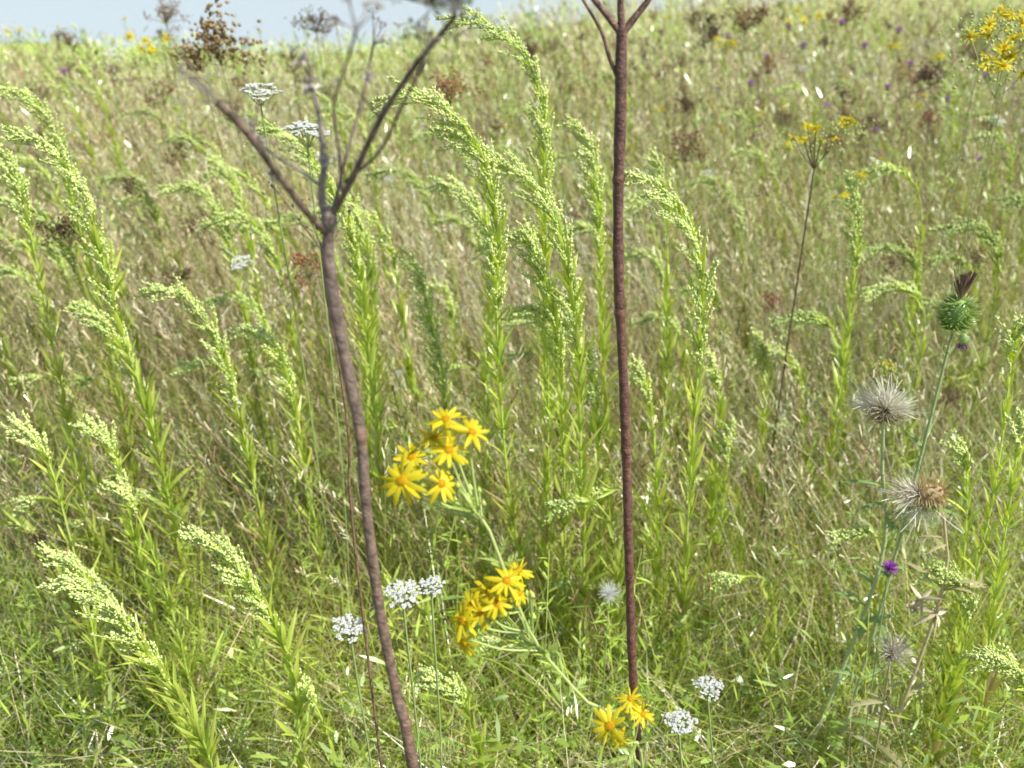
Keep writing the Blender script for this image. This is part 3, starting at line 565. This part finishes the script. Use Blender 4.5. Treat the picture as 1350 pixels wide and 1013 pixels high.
for xi,yi,zi in zip(x,y,z):
    c=np.array([xi,yi,zi+U(.6,.95)]); tubes(g,np.array([[xi,yi,zi],c]),.0012*max(1,yi/4),(0.4,.5,.18),sides=3)
    k=int(U(3,8)); pos=c+rng.normal(size=(k,3))*.02; col=[YEL,YEL,WH,np.array([.46,.2,.5])][int(U(0,4))]; 
    for p in pos: 
        n=8; q=nz(rng.normal(size=(n,3))*[1,1,.3]); ribbons(g,np.repeat(p[None],n,0),q,q*0,.009*max(1,yi/6),.006*max(1,yi/6),col,col,seg=1,prof='flat',mat=PETAL)
g.build('meadow_wildflowers',MATS)

# ---------------------------------------------------------------- ground sheet + lake
def axis(a,b,n,pw): t=np.linspace(-1,1,n); return np.sign(t)*np.abs(t)**pw*(b-a)/2
xs=axis(-700,700,161,3.2); ys=np.concatenate([-np.linspace(0,1,20)[::-1][:-1]**2*60,900*np.linspace(0,1,200)**3.0])
X,Y=np.meshgrid(xs,ys); Z=tz(X,Y); v=np.stack([X,Y,Z],-1).reshape(-1,3); nx=len(xs); i=(np.arange(len(ys)-1)[:,None]*nx+np.arange(nx-1)[None]).ravel()
g=Geo(); g.add(v,(0.1,.1,.05),q=np.stack([i,i+1,i+nx+1,i+nx],1))
m,nt,N,Lk=newmat('soil_and_litter'); o=N.new('ShaderNodeOutputMaterial'); b=N.new('ShaderNodeBsdfPrincipled'); b.inputs['Roughness'].default_value=.95
ge=N.new('ShaderNodeNewGeometry'); n1=N.new('ShaderNodeTexNoise'); n1.inputs['Scale'].default_value=18; n1.inputs['Detail'].default_value=8; Lk.new(ge.outputs['Position'],n1.inputs['Vector'])
cr=N.new('ShaderNodeValToRGB'); e=cr.color_ramp.elements; e[0].position=.35; e[0].color=(0.05,.04,.02,1); e[1].position=.68; e[1].color=(.34,.27,.15,1); x_=e.new(.52); x_.color=(.10,.11,.04,1)
Lk.new(n1.outputs['Fac'],cr.inputs[0])
sx=N.new('ShaderNodeSeparateXYZ'); Lk.new(ge.outputs['Position'],sx.inputs[0]); mr=N.new('ShaderNodeMapRange'); mr.inputs[1].default_value=7; mr.inputs[2].default_value=13; Lk.new(sx.outputs['Y'],mr.inputs[0])
mx=N.new('ShaderNodeMix'); mx.data_type='RGBA'; Lk.new(mr.outputs[0],mx.inputs[0]); Lk.new(cr.outputs[0],mx.inputs[6]); 
n3=N.new('ShaderNodeTexNoise'); n3.inputs['Scale'].default_value=2; n3.inputs['Detail'].default_value=6; Lk.new(ge.outputs['Position'],n3.inputs['Vector'])
c3=N.new('ShaderNodeValToRGB'); c3.color_ramp.elements[0].color=(.32,.46,.1,1); c3.color_ramp.elements[1].color=(.52,.6,.18,1); Lk.new(n3.outputs['Fac'],c3.inputs[0]); Lk.new(c3.outputs[0],mx.inputs[7])
Lk.new(mx.outputs[2],b.inputs['Base Color']); bp=N.new('ShaderNodeBump'); bp.inputs['Distance'].default_value=.02; Lk.new(n1.outputs['Fac'],bp.inputs['Height']); Lk.new(bp.outputs[0],b.inputs['Normal']); Lk.new(b.outputs[0],o.inputs[0])
g.build('ground',[m])
m,nt,N,Lk=newmat('water'); o=N.new('ShaderNodeOutputMaterial'); b=N.new('ShaderNodeBsdfPrincipled'); b.inputs['Base Color'].default_value=(.60,.66,.69,1); b.inputs['Roughness'].default_value=.18; b.inputs['IOR'].default_value=1.33
ge=N.new('ShaderNodeNewGeometry'); n1=N.new('ShaderNodeTexNoise'); n1.inputs['Scale'].default_value=2.2; n1.inputs['Detail'].default_value=5; Lk.new(ge.outputs['Position'],n1.inputs['Vector']); bp=N.new('ShaderNodeBump'); bp.inputs['Strength'].default_value=.6; bp.inputs['Distance'].default_value=.12; Lk.new(n1.outputs['Fac'],bp.inputs['Height']); Lk.new(bp.outputs[0],b.inputs['Normal']); Lk.new(b.outputs[0],o.inputs[0])
g=Geo(); g.add([[-600,15,WATER],[600,15,WATER],[600,260,WATER],[-600,260,WATER]],(0,0,0),q=np.array([[0,1,2,3]])); g.build('lake_water',[m])

# ---------------------------------------------------------------- light + camera
el,az=math.radians(52),math.radians(122)
S=Vector((math.sin(az)*math.cos(el),math.cos(az)*math.cos(el),math.sin(el)))
w=bpy.data.worlds.new('World'); bpy.context.scene.world=w; w.use_nodes=True; nt=w.node_tree; bg=nt.nodes['Background']
sk=nt.nodes.new('ShaderNodeTexSky'); sk.sky_type='NISHITA'; sk.sun_disc=False; sk.sun_elevation=el; sk.sun_rotation=az%(2*math.pi); nt.links.new(sk.outputs[0],bg.inputs[0]); bg.inputs[1].default_value=.12
l=bpy.data.lights.new('sun','SUN'); l.energy=5.0; l.angle=math.radians(.5); l.color=(1,.97,.90); lo=bpy.data.objects.new('sun',l); bpy.context.collection.objects.link(lo); lo.rotation_euler=S.to_track_quat('Z','Y').to_euler(); lo.location=(0,0,10)
cd=bpy.data.cameras.new('camera'); cam=bpy.data.objects.new('camera',cd); bpy.context.collection.objects.link(cam); cam.location=(0,0,CH); cam.rotation_euler=(math.radians(90)-PITCH,0,0)
cd.sensor_width=36; cd.lens=36*FP/1350; cd.clip_start=.02; cd.clip_end=3000; cd.dof.use_dof=True; cd.dof.focus_distance=1.12; cd.dof.aperture_fstop=5.0
sc=bpy.context.scene; sc.camera=cam; sc.view_settings.view_transform='Standard'; sc.view_settings.look='None'; sc.view_settings.exposure=0
print('objects',len(bpy.data.objects),'polys',sum(len(m.polygons) for m in bpy.data.meshes))
